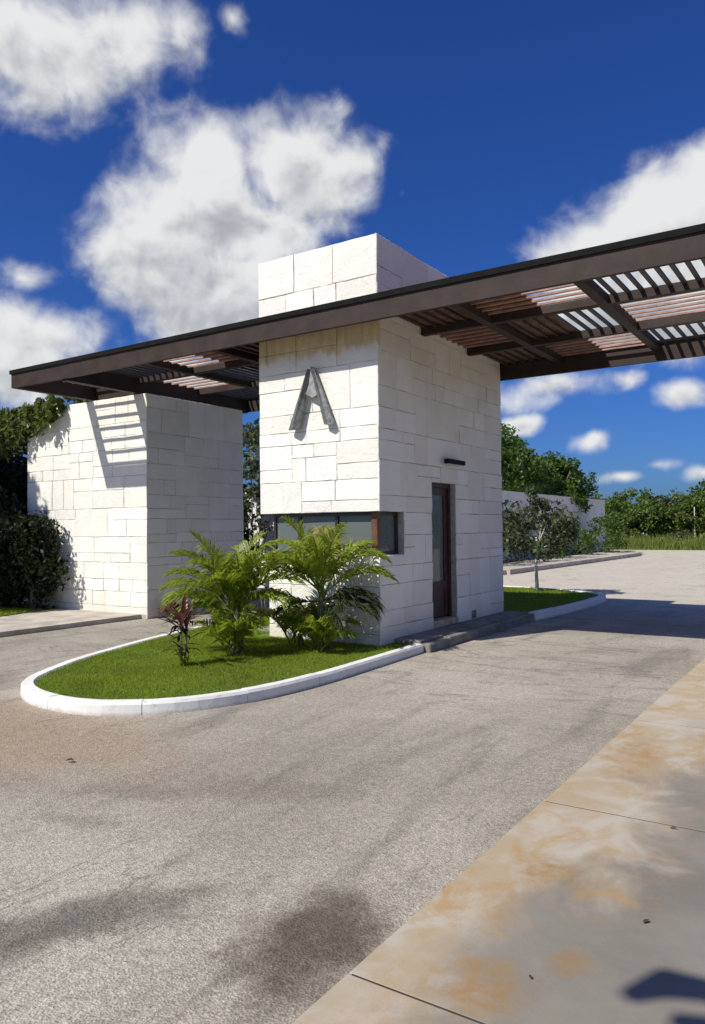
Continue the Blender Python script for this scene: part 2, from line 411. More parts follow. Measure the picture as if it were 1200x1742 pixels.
# ------------------------------------------------------------------ mesh helpers
class MB:
    def __init__(s): s.v = []; s.f = []
    def add(s, vs, fs):
        o = len(s.v); s.v += [tuple(x) for x in vs]; s.f += [tuple(i+o for i in q) for q in fs]
    def box(s, x0, x1, y0, y1, z0, z1, M_=None):
        vs = [(x, y, z) for z in (z0, z1) for (x, y) in ((x0, y0), (x1, y0), (x1, y1), (x0, y1))]
        if M_ is not None: vs = [tuple(M_ @ Vector(q)) for q in vs]
        s.add(vs, [(3, 2, 1, 0), (4, 5, 6, 7), (0, 1, 5, 4), (1, 2, 6, 5), (2, 3, 7, 6), (3, 0, 4, 7)])
        return s
    def cbox(s, x0, x1, y0, y1, z0, z1, c=.006):
        """box with chamfered edges"""
        P = [(x0, y0, z0), (x1, y1, z1)]
        vs = []; idx = {}
        for ix in (0, 1):
            for iy in (0, 1):
                for iz in (0, 1):
                    p = [P[ix][0], P[iy][1], P[iz][2]]
                    inn = [(-1 if i else 1)*c for i in (ix, iy, iz)]
                    for ax in range(3):
                        q = [p[k]+(0 if k == ax else inn[k]) for k in range(3)]
                        idx[(ix, iy, iz, ax)] = len(vs); vs.append(q)
        fs = []
        for ax in range(3):
            a, b = [(1, 2), (2, 0), (0, 1)][ax]
            for side in (0, 1):
                quad = []
                for (p, q) in ((0, 0), (1, 0), (1, 1), (0, 1)):
                    k = [0, 0, 0]; k[ax] = side; k[a] = p; k[b] = q
                    quad.append(idx[(*k, ax)])
                fs.append(quad if side else quad[::-1])
        for ax in range(3):                            # edges along ax
            a, b = [(1, 2), (2, 0), (0, 1)][ax]
            for p in (0, 1):
                for q in (0, 1):
                    k0 = [0, 0, 0]; k1 = [0, 0, 0]; k0[a] = k1[a] = p; k0[b] = k1[b] = q; k1[ax] = 1
                    fs.append([idx[(*k0, a)], idx[(*k1, a)], idx[(*k1, b)], idx[(*k0, b)]])
        for ix in (0, 1):
            for iy in (0, 1):
                for iz in (0, 1): fs.append([idx[(ix, iy, iz, ax)] for ax in range(3)])
        s.add(vs, fs)
        return s
    def tube(s, pts, rad, n=6, cap=True):
        pts = [Vector(p) for p in pts]
        if not isinstance(rad, (list, tuple)): rad = [rad]*len(pts)
        rings = []
        for i, p in enumerate(pts):
            d = (pts[min(i+1, len(pts)-1)]-pts[max(i-1, 0)]).normalized()
            a = d.orthogonal().normalized() if i == 0 else (a-d*a.dot(d)).normalized()
            b = d.cross(a)
            rings.append([p+(a*math.cos(2*math.pi*k/n)+b*math.sin(2*math.pi*k/n))*rad[i] for k in range(n)])
        vs = [q for r in rings for q in r]
        fs = [(i*n+k, i*n+(k+1) % n, (i+1)*n+(k+1) % n, (i+1)*n+k) for i in range(len(pts)-1) for k in range(n)]
        if cap:
            fs.append(tuple(range(n))[::-1]); fs.append(tuple((len(pts)-1)*n+k for k in range(n)))
        s.add(vs, fs)
        return s
    def prism(s, poly, z0, z1):
        n = len(poly)
        vs = [(x, y, z0) for x, y in poly]+[(x, y, z1) for x, y in poly]
        fs = [tuple(range(n))[::-1], tuple(range(n, 2*n))]+[(i, (i+1) % n, n+(i+1) % n, n+i) for i in range(n)]
        s.add(vs, fs)
        return s
    def mesh(s, name, mat, smooth=False, shift=(0, 0, 0), fixn=True):
        me = bpy.data.meshes.new(name)
        sh = Vector(shift)
        me.from_pydata([tuple(Vector(q)-sh) for q in s.v], [], s.f)
        if fixn:
            import bmesh
            bm = bmesh.new(); bm.from_mesh(me); bmesh.ops.recalc_face_normals(bm, faces=bm.faces); bm.to_mesh(me); bm.free()
        if smooth: me.polygons.foreach_set('use_smooth', [True]*len(me.polygons))
        me.materials.append(mat)
        return me
def worldloc(o):
    p = Vector((0, 0, 0))
    while o is not None:
        p += o.location; o = o.parent
    return p
def part(name, mb, mat, parent=None, label=None, smooth=False, kind=None, fixn=True):
    """one mesh object; vertices are given in world coordinates, its origin is put at the middle of its base"""
    n = len(mb.v)
    xs, ys, zs = zip(*mb.v)
    c = Vector(((min(xs)+max(xs))/2, (min(ys)+max(ys))/2, min(zs)))
    me = mb.mesh(name, mat, smooth, c, fixn)
    o = bpy.data.objects.new(name, me); COL.objects.link(o)
    if parent is not None:
        o.parent = parent; o.location = c-worldloc(parent)
    else: o.location = c
    if label: o['label'] = label
    if kind: o['kind'] = kind
    return o
def thing(name, label, cat, loc, group=None):
    o = bpy.data.objects.new(name, None); COL.objects.link(o)
    o.empty_display_size = .2
    o.location = loc; o['label'] = label; o['category'] = cat
    if group: o['group'] = group
    return o
def tag(o, label, cat, group=None):
    o['label'] = label; o['category'] = cat
    if group: o['group'] = group
    return o
def structure(name, loc):
    o = bpy.data.objects.new(name, None); COL.objects.link(o); o.location = loc; o['kind'] = 'structure'
    return o
def fastmesh(name, V, nper, mat, parent=None, kind=None):
    """V: (k*nper,3) array, each run of nper vertices one polygon"""
    V = np.asarray(V, np.float32); k = len(V)//nper
    c = np.array([V[:, 0].mean(), V[:, 1].mean(), V[:, 2].min()], np.float32)
    W = V-c
    me = bpy.data.meshes.new(name)
    me.vertices.add(len(W)); me.vertices.foreach_set('co', W.ravel())
    me.loops.add(len(W)); me.loops.foreach_set('vertex_index', np.arange(len(W), dtype=np.int32))
    me.polygons.add(k); me.polygons.foreach_set('loop_start', np.arange(0, len(W), nper, dtype=np.int32))
    me.update(); me.validate()
    me.materials.append(mat)
    o = bpy.data.objects.new(name, me); COL.objects.link(o)
    cc = Vector([float(q) for q in c])
    if parent is not None: o.parent = parent; o.location = cc-worldloc(parent)
    else: o.location = cc
    if kind: o['kind'] = kind
    return o

# ------------------------------------------------------------------ ground, road, pavements
part('ground', MB().prism([(-600, -600), (600, -600), (600, 900), (-600, 900)], -.6, -.02), M['ground'], kind='structure')
part('road', MB().prism([(-60, -25), (60, -25), (60, 53), (-60, 54.5)], -.3, 0), M['road'], kind='structure')

pv = structure('pavement', (0, 0, 0))
part('foundation', MB().prism([(-1.44, -8), (1.6, -8), (1.6, 30), (-1.44, 30)], -.05, .06), M['grout'], pv)
ys = [-7.9, -5.9, -3.9, -1.85, .12, 2.16, 4.08, 6.15, 8.2, 10.25, 12.3, 14.4, 16.4, 18.5, 20.5, 22.6, 24.6, 27, 29.9]
for a, b in zip(ys[:-1], ys[1:]):
    part('joint', MB().box(-1.452, 1.57, b-.0046, b+.0046, .03, .0990), M['grout'], pv)
    part('slab', MB().cbox(-1.46+random.uniform(-.006, .006), 1.58, a+.0048, b-.0048, .02, .1+random.uniform(-.0004, .0004), .002), M['pave'], pv)

lp = structure('pavement', (-13, 5, 0))
part('paving', MB().prism([(-40, -25), (-11.0, -25), (-11.0, 9.55), (-40, 9.55)], -.1, .08), M['conc2'], lp)
part('paving', MB().prism([(-40, 9.551), (-10.86, 9.551), (-10.86, 13.2), (-11.2, 16), (-11.4, 20), (-10.3, 22), (-40, 22)], -.1, .078), M['conc2'], lp)
fk = structure('pavement', (-11, 30, 0))
part('paving', MB().prism([(-40, 22.001), (-10.3, 22.001), (-10.0, 24.5), (-9.85, 43), (-10.6, 45.5), (-13, 47.5), (-40, 49)], -.1, .15), M['conc2'], fk)
kb = MB()
part('kerb_edge', MB().prism([(-10.02, 24.6), (-9.85, 24.6), (-9.70, 43), (-9.86, 43)], -.05, .17), M['conc2'], fk)

# ------------------------------------------------------------------ ashlar walls, every stone an object
def subtract(rects, o):
    ox0, ox1, oy0, oy1 = o; out = []
    for (x0, x1, y0, y1) in rects:
        if x1 <= ox0 or x0 >= ox1 or y1 <= oy0 or y0 >= oy1: out.append((x0, x1, y0, y1)); continue
        if x0 < ox0: out.append((x0, ox0, y0, y1))
        if x1 > ox1: out.append((ox1, x1, y0, y1))
        a, b = max(x0, ox0), min(x1, ox1)
        if y0 < oy0: out.append((a, b, y0, oy0))
        if y1 > oy1: out.append((a, b, oy1, y1))
    return [r for r in out if r[1]-r[0] > .035 and r[3]-r[2] > .03]
def courses(w_, h_, holes, rnd):
    rects = []; y = 0.0
    while y < h_-1e-6:
        bh = rnd.uniform(.40, .60)
        if h_-y-bh < .3: bh = h_-y
        x = 0.0
        sp0 = rnd.choice((.42, .5, .58))
        while x < w_-1e-6:
            cw = rnd.uniform(.5, 1.1)
            if w_-x-cw < .35: cw = w_-x
            r = rnd.random()
            if r < .20 and cw < .85: rects.append((x, x+cw, y, y+bh))
            elif r < .34: 
                k = x+cw*rnd.uniform(.4, .6); rects += [(x, k, y, y+bh), (k, x+cw, y, y+bh)]
            else:
                sp = y+bh*(sp0 if rnd.random() < .7 else rnd.choice((.36, .64)))
                for (a, b) in ((y, sp), (sp, y+bh)):
                    if cw > .7 and rnd.random() < .7:
                        k = x+cw*rnd.uniform(.3, .7); rects += [(x, k, a, b), (k, x+cw, a, b)]
                    else: rects.append((x, x+cw, a, b))
            x += cw
        y += bh
    for o in holes: rects = subtract(rects, o)
    return rects
def lay_stones(root, origin, U_, N_, w_, h_, holes, seed, mat, cap_u=(0, 0)):
    rnd = random.Random(seed)
    O = Vector(origin); U_ = Vector(U_); N_ = Vector(N_); V_ = Vector((0, 0, 1))
    for (x0, x1, y0, y1) in courses(w_, h_, holes, rnd):
        gp = rnd.uniform(.0008, .0052)
        proud = rnd.uniform(-.004, .005)
        tilt = rnd.uniform(-.003, .003); tiltv = rnd.uniform(-.003, .003)
        cu, cv = (x0+x1)/2, (y0+y1)/2
        ring = []
        for (a, b) in (((x0, y0), (x1, y0)), ((x1, y0), (x1, y1)), ((x1, y1), (x0, y1)), ((x0, y1), (x0, y0))):
            L = abs(b[0]-a[0])+abs(b[1]-a[1]); k = 4 if L > .3 else 2
            for i in range(k):
                tq = i/k
                ring.append((a[0]+(b[0]-a[0])*tq, a[1]+(b[1]-a[1])*tq))
        def inset(q, d, j):
            x, y = q
            hx = max((x1-x0)/2-d, .004)/((x1-x0)/2); hy = max((y1-y0)/2-d, .004)/((y1-y0)/2)
            ex = rnd.uniform(-j, j) if abs(x-cu) < (x1-x0)/2-1e-5 or True else 0
            ey = rnd.uniform(-j, j)
            nx, ny = cu+(x-cu)*hx+ex, cv+(y-cv)*hy+ey
            return (min(max(nx, x0+.0008), x1-.0008) if not (x <= 1e-6 or x >= w_-1e-6) else (x if d < .005 else cu+(x-cu)*hx), min(max(ny, y0+.0008), y1-.0008))
        outer = [inset(q, gp, .0045) for q in ring]
        inner = [inset(q, gp+.006, .0045) for q in ring]
        n = len(ring)
        vs = []
        for q, d in [(q, -.02) for q in outer]+[(q, proud-.006) for q in outer]+[(q, proud) for q in inner]:
            dd = d+(tilt*(q[0]-cu)/(x1-x0)*2+tiltv*(q[1]-cv)/(y1-y0)*2 if d > -.015 else 0)
            vs.append(O+U_*q[0]+V_*q[1]+N_*dd)
        fs = [tuple(range(2*n, 3*n))]
        for r in (0, 1): fs += [(r*n+i, r*n+(i+1) % n, (r+1)*n+(i+1) % n, (r+1)*n+i) for i in range(n)]
        mb = MB(); mb.add(vs, fs)
        part('stone', mb, mat, root, fixn=False)

XL, XR, YB, YE, ZT = -7.139, -5.128, 8.393, 12.494, 5.462
Z0 = .15
# ---- the gate house
gh = thing('gate_house', 'tall white limestone guard house standing on the island under the canopy', 'guard house', ((XL+XR)/2, (YB+YE)/2, Z0))
c = .012                                              # mortar lies behind the stone faces
WZ0, WZ1 = 1.255, 1.83                                # window
DY0, DY1, DZ0, DZ1 = 9.86, 10.66, .25, 2.275          # door
WY1 = 9.04                                            # end of the window on the side wall
cm = MB()
x0, x1, y0, y1 = XL+c, XR-c, YB+c, YE-c
xl2 = -6.975
cm.box(x0, x1, y0, y0+.2, WZ1+.004, ZT-.02)               # front above the window
cm.box(xl2, x1, y0, y0+.2, .0, WZ0-.004)                  # front below
cm.box(x0, x0+.18, y0+.2, y1, WZ1+.004, ZT-.021)          # left side
cm.box(xl2, xl2+.18, y0+.2, y1, .0, WZ1+.003)
cm.box(x1-.2, x1, y0+.2, WY1, WZ1+.0042, ZT-.022)         # right side
cm.box(x1-.2, x1, y0+.2, WY1, .0, WZ0-.0042)
cm.box(x1-.2, x1, WY1, DY0-.004, .0, ZT-.022)
cm.box(x1-.2, x1, DY0-.004, DY1+.004, DZ1+.004, ZT-.022)
cm.box(x1-.2, x1, DY1+.004, y1, .0, ZT-.022)
cm.box(x0+.18, x1-.2, y1-.2, y1, .0, ZT-.023)             # back
part('wall', cm, M['mortar'], gh)
part('floor', MB().box(xl2+.18, x1-.2, y0+.2, y1-.2, .02, .24), M['conc'], gh)
part('ceiling', MB().box(x0+.18, x1-.2, y0+.2, y1-.2, 2.75, 2.85), M['inside'], gh)
part('roof', MB().box(x0+.18, x1-.2, y0+.2, y1-.2, 5.15, 5.28), M['conc'], gh)
part('inner_wall', MB().box(-6.0, -5.9, y0+1.3, y1-.2, .24, 2.75), M['inside'], gh)
part('counter', MB().box(-6.9, -5.5, 8.75, 9.15, 1.02, 1.06).box(-6.75, -6.7, 8.8, 9.1, .24, 1.02).box(-5.7, -5.65, 8.8, 9.1, .24, 1.02), M['conc2'], gh)
# stones: front, then the side with window and door
lay_stones(gh, (XL, YB, WZ1), (1, 0, 0), (0, -1, 0), XR-XL, ZT-WZ1, [], 21, M['stone'])
lay_stones(gh, (xl2-.01, YB, .02), (1, 0, 0), (0, -1, 0), XR-xl2+.01, WZ0-.02, [], 22, M['stone'])
lay_stones(gh, (XR, YB, .02), (0, 1, 0), (1, 0, 0), YE-YB, ZT-.02,
           [(-1, WY1-YB, WZ0-.02, WZ1-.02), (DY0-YB, DY1-YB, -1, DZ1-.02)], 33, M['stone'])
# corner window: two frames with panes and the timber corner post
fy = YB+.10; fx = XR-.10
def window(mbf, panes, lab=None):
    wf = part('window', mbf, M['frame'], gh, lab)
    for q in panes: part('pane', q, M['lit_glass'], wf)
    return wf
b = .045
mf = MB()
mf.box(xl2, fx-.09, fy, fy+.06, WZ0, WZ0+b).box(xl2, fx-.09, fy, fy+.06, WZ1-b, WZ1)
for xx in (xl2, -6.53, -5.9): mf.box(xx, xx+b, fy+.001, fy+.059, WZ0+b, WZ1-b)
window(mf, [MB().box(a, e, fy+.026, fy+.032, WZ0+b-.005, WZ1-b+.005) for a, e in ((xl2+b, -6.53), (-6.53+b, -5.9), (-5.9+b, fx-.092))])
ms_ = MB()
ms_.box(fx-.06, fx, fy+.001, WY1-.002, WZ0, WZ0+b).box(fx-.06, fx, fy+.001, WY1-.002, WZ1-b, WZ1)
ms_.box(fx-.059, fx-.001, WY1-.06, WY1-.003, WZ0+b, WZ1-b)
wf2 = window(ms_, [MB().box(fx-.034, fx-.028, fy+.085, WY1-.055, WZ0+b-.005, WZ1-b+.005)])
part('corner_post', MB().cbox(fx-.088, fx+.004, fy-.006, fy+.08, WZ0+.001, WZ1-.001, .006), M['post'], wf2)
part('window_sill', MB().box(xl2+.01, XR-.02, YB+.015, YB+.22, WZ0-.003, WZ0+.004).box(XR-.215, XR-.02, YB+.221, WY1-.004, WZ0-.003, WZ0+.004), M['plaster'], gh)
# door
dx = XR-.13
dr = part('door', MB().box(dx-.05, dx, DY0+.06, DY1-.065, DZ0+.45, DZ0+.55).box(dx-.05, dx, DY0+.06, DY1-.065, DZ1-.17, DZ1-.06)
          .box(dx-.05, dx, DY0+.06, DY0+.14, DZ0+.02, DZ1-.06).box(dx-.0501, dx+.0001, DY1-.17, DY1-.065, DZ0+.02, DZ1-.06)
          .box(dx-.04, dx-.01, DY0+.13, DY1-.16, DZ0+.02, DZ0+.451), M['wood'], gh)
part('door_frame', MB().box(dx-.07, dx+.03, DY0, DY0+.057, DZ0, DZ1-.001).box(dx-.07, dx+.03, DY1-.06, DY1, DZ0, DZ1-.001).box(dx-.0701, dx+.0301, DY0+.057, DY1-.06, DZ1-.057, DZ1-.0012), M['wood'], dr)
part('pane', MB().box(dx-.028, dx-.022, DY0+.135, DY1-.165, DZ0+.545, DZ1-.165), M['lit_glass'], dr)
part('handle', MB().tube([(dx+.02, DY0+.17, 1.2), (dx+.05, DY0+.17, 1.22), (dx+.05, DY0+.17, 1.48), (dx+.02, DY0+.17, 1.5)], .011), M['metal'], dr)
part('threshold', MB().cbox(XR-.16, XR+.02, DY0+.003, DY1-.003, .152, DZ0, .008), M['threshold'], gh)
part('wall_vent', MB().box(XR+.002, XR+.02, 11.16, 11.30, .165, .285).box(XR+.02, XR+.026, 11.175, 11.285, .185, .2).box(XR+.02, XR+.026, 11.175, 11.285, .22, .235).box(XR+.02, XR+.026, 11.175, 11.285, .25, .265), M['conc'], gh)
# lamp above the door
wl = thing('wall_lamp', 'slim black bar lamp fixed on the white wall above the door', 'lamp', (XR+.01, 10.47, 2.56))
part('lamp_body', MB().cbox(XR+.05, XR+.12, 10.16, 10.76, 2.565, 2.635, .008), M['black'], wl)
part('bracket', MB().cbox(XR-.004, XR+.052, 10.38, 10.56, 2.58, 2.63, .004), M['black'], wl)
part('diffuser', MB().box(XR+.06, XR+.11, 10.19, 10.73, 2.557, 2.566), M['lampglass'], wl)

# letter on the front wall
lt = thing('letter_sign', 'grey metal capital letter A standing off the sunlit front wall', 'letter', (-6.15, YB-.05, 2.95))
def slab_poly(poly, ya, yb, bev=.012):
    """polygon in (x,z) extruded from y=yb (wall) to y=ya (front)"""
    n = len(poly); mb = MB()
    vs = [(x, yb, z) for x, z in poly]+[(x, ya, z) for x, z in poly]
    mb.add(vs, [tuple(range(n)), tuple(range(n, 2*n))]+[(i, (i+1) % n, n+(i+1) % n, n+i) for i in range(n)])
    return mb
lx, lz = -6.535, 2.985
q = lambda a: [(lx+x, lz+z) for x, z in a]
def ridge_leg(a0, a1, b1, b0, yf, yr, yb):
    """chisel-cut limb of the letter: bottom a0-a1, top b0-b1 (x, z), ridge along the middle"""
    mb = MB(); A0, A1, B1, B0 = [(lx+x, lz+z) for x, z in (a0, a1, b1, b0)]
    am = ((A0[0]*.45+A1[0]*.55), (A0[1]+A1[1])/2); bm = ((B0[0]+B1[0])/2, (B0[1]+B1[1])/2)
    vs = [(A0[0], yf, A0[1]), (am[0], yr, am[1]), (A1[0], yf, A1[1]), (B1[0], yf, B1[1]), (bm[0], yr, bm[1]), (B0[0], yf, B0[1])]
    vs += [(x, yb, z) for x, y, z in vs]
    mb.add(vs, [(0, 1, 4, 5), (1, 2, 3, 4), (6, 11, 10, 7), (7, 10, 9, 8), (0, 6, 7, 1), (1, 7, 8, 2), (2, 8, 9, 3), (3, 9, 10, 4), (4, 10, 11, 5), (5, 11, 6, 0)])
    return mb
part('leg', ridge_leg((0, .0), (.175, .0), (.385, .80), (.350, .80), YB-.095, YB-.145, YB-.055), M['metal'], lt)
part('leg', ridge_leg((.60, .03), (.765, .015), (.43, .83), (.375, .84), YB-.085, YB-.125, YB-.045), M['metal'], lt)
part('web', slab_poly(q([(.31, .47), (.42, .41), (.50, .44), (.455, .60), (.39, .79), (.36, .6)]), YB-.098, YB-.05), M['metal2'], lt)
for (x, z) in ((.12, .08), (.33, .6), (.63, .09), (.42, .6)):
    part('standoff', MB().tube([(lx+x, YB-.062, lz+z), (lx+x, YB+.004, lz+z)], .012), M['black'], lt)

# ---- left wall
XT, YT, TW, XTL, YTE = -10.839, 9.557, 4.16, -14.5, 12.2
wallL = thing('gate_wall', 'thick white limestone wall at the left end of the canopy', 'wall', (-12.7, 10.9, 0))
part('wall_core', MB().box(XTL+c, XT-c, YT+c, YTE-c, -.05, TW-.015), M['mortar'], wallL)
lay_stones(wallL, (XTL, YT, .0), (1, 0, 0), (0, -1, 0), XT-XTL, TW, [], 41, M['stone2'])
lay_stones(wallL, (XT, YT, .0), (0, 1, 0), (1, 0, 0), YTE-YT, TW, [], 42, M['stone2'])
part('coping', MB().box(XTL+.02, XT-.02, YT+.02, YTE-.02, TW-.014, TW-.003), M['stone2'], wallL)

# garden wall seen through the gap behind
gw = thing('garden_wall', 'grey rendered wall in shade behind the gate wall, plants hanging over it', 'wall', (-13.5, 16, 0))
part('wall', MB().box(-19, -12.3, 15.6, 15.9, -.05, 2.7), M['plaster'], gw)
part('coping', MB().box(-19.03, -12.27, 15.57, 15.93, 2.7, 2.78), M['conc2'], gw)
# far wall along the drive
fw = thing('boundary_wall', 'long white rendered wall in shade beside the far drive', 'wall', (-13.4, 41, 0))
part('wall', MB().box(-13.6, -13.2, 24, 48.9, -.05, 3.2).box(-19, -13.61, 48.5, 48.9, -.05, 3.2), M['plaster'], fw)
part('coping', MB().box(-13.63, -13.17, 23.97, 48.93, 3.2, 3.27), M['plaster'], fw)

# ------------------------------------------------------------------ canopy
YF, Y1, Y2, X0, X1, ZB = 7.975, 9.797, 12.664, -12.577, -11.2, 4.198
XE = 3.65
cp = thing('canopy', 'long flat brown steel canopy with slatted bays crossing over the drive', 'canopy', (-5, 10.3, ZB))
zt = 4.49
t_ = .06
part('fascia', MB().box(X0, XE, YF, YF+t_, ZB, zt), M['steel'], cp)
part('fascia', MB().box(X1, XE, Y2-t_, Y2, ZB, zt), M['steel'], cp)
part('end_beam', MB().box(X0, X0+.12, YF+t_, Y1-.1, ZB, zt), M['steel'], cp)
part('end_beam', MB().box(X0, X1, Y1-.1, Y1, ZB, zt), M['steel'], cp)
part('end_beam', MB().box(XE-.12, XE, YF+t_, Y2-t_, ZB, zt), M['steel'], cp)
part('side_beam', MB().box(X1, X1+.15, YF+t_, Y2-t_, ZB-.028, zt-.001), M['steel'], cp)
fl = .025; ft = 4.515
part('flashing', MB().box(X0-fl, XE+fl, YF-fl, YF+.10, zt-.045, ft).box(X0-fl, X0+.10, YF+.10, Y1+fl, zt-.044, ft-.0005)
     .box(X0+.10, X1, Y1-.12, Y1+fl, zt-.0445, ft-.001), M['flash'], cp)
part('flashing', MB().box(X1, XE+fl, Y2-.10, Y2+fl, zt-.02, ft), M['flash'], cp)
# note: the flashing laps over the face of the fascia by 25 mm
colx = [X1+.15, -9.71, -8.16, XL-.02]
ycb = [9.62, 11.16]
BW = .12
zb2 = 4.36
beamsx = [-9.71, -8.16, -4.10, -2.55, -1.00, .55, 2.10]
for xb in beamsx:
    part('cross_beam', MB().box(xb-BW/2, xb+BW/2, YF+t_, Y2-t_, zb2, zt-.012), M['steel'], cp)
edges = [X1+.15]+beamsx[:2]+[XL]
def spans(es):
    out = []
    for i in range(len(es)-1):
        a = es[i]+(BW/2 if i > 0 else 0); bb = es[i+1]-(BW/2 if i+1 < len(es)-1 else 0.004)
        out.append((a, bb))
    return out
left_cols = spans([X1+.15, -9.71, -8.16, XL-.012])
right_cols = [(XR+.012, -4.10-BW/2), (-4.10+BW/2, -2.55-BW/2), (-2.55+BW/2, -1.0-BW/2), (-1.0+BW/2, .55-BW/2), (.55+BW/2, 2.1-BW/2), (2.1+BW/2, XE-.12)]
rows = [(YF+t_, ycb[0]-.05), (ycb[0]+.05, ycb[1]-.05), (ycb[1]+.05, Y2-t_)]
for cset in (left_cols, right_cols):
    for (a, bb) in cset:
        for yb_ in ycb: part('purlin', MB().box(a, bb, yb_-.05, yb_+.05, zb2+.002, zt-.014), M['steel'], cp)
proto = {}
def slat_x(a, bb, y):
    key = ('x', round(bb-a, 3))
    if key not in proto:
        L = (bb-a)/2
        proto[key] = MB().box(-L, L, -.02, .02, 0, .026).mesh('slat', M['slat'], fixn=False)
    o = bpy.data.objects.new('slat', proto[key]); COL.objects.link(o); o.parent = cp
    o.location = Vector(((a+bb)/2, y, 4.45))-cp.location
def slat_y(x, a, bb):
    key = ('y', round(bb-a, 3))
    if key not in proto:
        L = (bb-a)/2
        proto[key] = MB().box(-.023, .023, -L, L, 0, .034).mesh('slat', M['bar'], fixn=False)
    o = bpy.data.objects.new('slat', proto[key]); COL.objects.link(o); o.parent = cp
    o.location = Vector((x, (a+bb)/2, 4.443))-cp.location
def fill(col, row, kind):
    (a, bb), (ya, yb_) = col, row
    if kind == 'x':
        n = max(1, int((yb_-ya)/.19)); p_ = (yb_-ya)/(n+.2)
        for i in range(n): slat_x(a, bb, ya+p_*(i+.6))
    else:
        n = max(1, int((bb-a)/.158)); p_ = (bb-a)/n
        for i in range(n): slat_y(a+p_*(i+.5), ya, yb_)
for i, cc_ in enumerate(left_cols):
    for j, rr in enumerate(rows): fill(cc_, rr, 'yx'[(i+j) % 2])
for i, cc_ in enumerate(right_cols):
    for j, rr in enumerate(rows): fill(cc_, rr, 'yx'[(i+j) % 2])
fill((X0+.12, X1), (YF+t_, Y1-.1), 'x')
# opaque boards over the bays beside the gate house
za, zb_ = 4.482, 4.505
for (xa, xb_) in ((-8.92, XL-.015), (XR+.015, -3.37)):
    n = 12; wd = (xb_-xa)/n
    for k in range(n):
        part('roof_board', MB().box(xa+k*wd+.002, xa+(k+1)*wd-.002, YF+.101, Y2-.101, za+(.002 if k % 2 else 0), zb_), M['soffit'], cp)
part('roof_board', MB().box(XL-.013, XR+.013, YF+.101, YB-.012, za, zb_), M['soffit'], cp)
for yy in (8.4, 12.2):
    ps = part('support_post', MB().cbox(XE-.12, XE+.0, yy-.06, yy+.06, 0, ZB-.002, .006), M['steel'], cp)

# ------------------------------------------------------------------ islands: kerbs, lawns, platform
def smooth(pts, n=6):
    """Catmull-Rom through pts"""
    out = []
    P = [Vector(p) for p in pts]
    for i in range(len(P)-1):
        p0, p1, p2, p3 = P[max(i-1, 0)], P[i], P[i+1], P[min(i+2, len(P)-1)]
        for k in range(n):
            t = k/n
            out.append(.5*((2*p1)+(-p0+p2)*t+(2*p0-5*p1+4*p2-p3)*t*t+(-p0+3*p1-3*p2+p3)*t**3))
    out.append(P[-1])
    return out
def resample(pts, step):
    acc = [0]
    for a, b in zip(pts[:-1], pts[1:]): acc.append(acc[-1]+(b-a).length)
    n = max(1, round(acc[-1]/step)); res = []
    for k in range(n+1):
        s = acc[-1]*k/n; i = 0
        while i < len(acc)-2 and acc[i+1] < s: i += 1
        t = (s-acc[i])/max(1e-9, acc[i+1]-acc[i]); res.append(pts[i].lerp(pts[i+1], t))
    return res
def make_kerb(root, pts, width, hgt, blk=14, mat='kerb'):
    """kerb blocks along an outline; the lawn lies on its right-hand side"""
    P = resample(pts, .07)
    nrm = []
    for i in range(len(P)):
        d = (P[min(i+1, len(P)-1)]-P[max(i-1, 0)]).normalized(); nrm.append(Vector((-d.y, d.x)))
    inner = [p+n*width for p, n in zip(P, nrm)]
    i = 0
    while i < len(P)-1:
        j = min(i+blk, len(P)-1)
        if len(P)-1-j < 6: j = len(P)-1
        mb = MB(); vs = []; fs = []
        dz = random.uniform(-.004, .004)
        for k in range(i, j+1):
            o_, n_ = P[k], nrm[k]
            tang = Vector((n_.y, -n_.x))
            sh = tang*.003 if k == i else (-tang*.003 if k == j else Vector((0, 0)))
            rough = [random.uniform(-.001, .001) for _ in range(3)]
            prof = [(0, -.05), (.006+rough[0], hgt-.025+dz), (.024, hgt+dz+rough[1]), (width-.02, hgt+dz+rough[2]), (width, hgt-.02+dz), (width, -.05)]
            for (a, z) in prof:
                v = o_+sh+n_*a; vs.append((v.x, v.y, z))
        m_ = 6
        for k in range(j-i):
            for e in range(m_-1): fs.append((k*m_+e, k*m_+e+1, (k+1)*m_+e+1, (k+1)*m_+e))
        fs += [tuple(range(m_)), tuple((j-i)*m_+e for e in range(m_))[::-1]]
        mb.add(vs, fs)
        part('kerb_block', mb, M[mat], root)
        i = j
    return inner
# outline runs clockwise seen from above reversed: start at the back left, round the nose, to the platform
nose = [(-9.0, 13.0), (-8.92, 10.5), (-8.68, 8.8), (-8.33, 7.3), (-7.82, 5.85), (-7.36, 4.95), (-6.98, 4.52), (-6.45, 4.28), (-5.85, 4.24), (-5.40, 4.41), (-4.98, 4.82), (-4.70, 5.5), (-4.61, 6.4), (-4.63, 7.4), (-4.68, 8.72)]
kr = structure('kerb', (-6, 6, 0))
nin = make_kerb(kr, smooth([Vector(p) for p in nose]), .14, .115)
rear = [(-4.60, 12.62), (-4.47, 14.0), (-4.43, 15.4), (-4.44, 16.3), (-4.58, 16.85), (-4.95, 17.25), (-5.8, 17.75), (-7.2, 18.2), (-8.6, 18.2), (-9.0, 17.6), (-9.0, 13.01)]
kr2 = structure('kerb', (-6, 16, 0))
rin = make_kerb(kr2, smooth([Vector(p) for p in rear]), .16, .14)
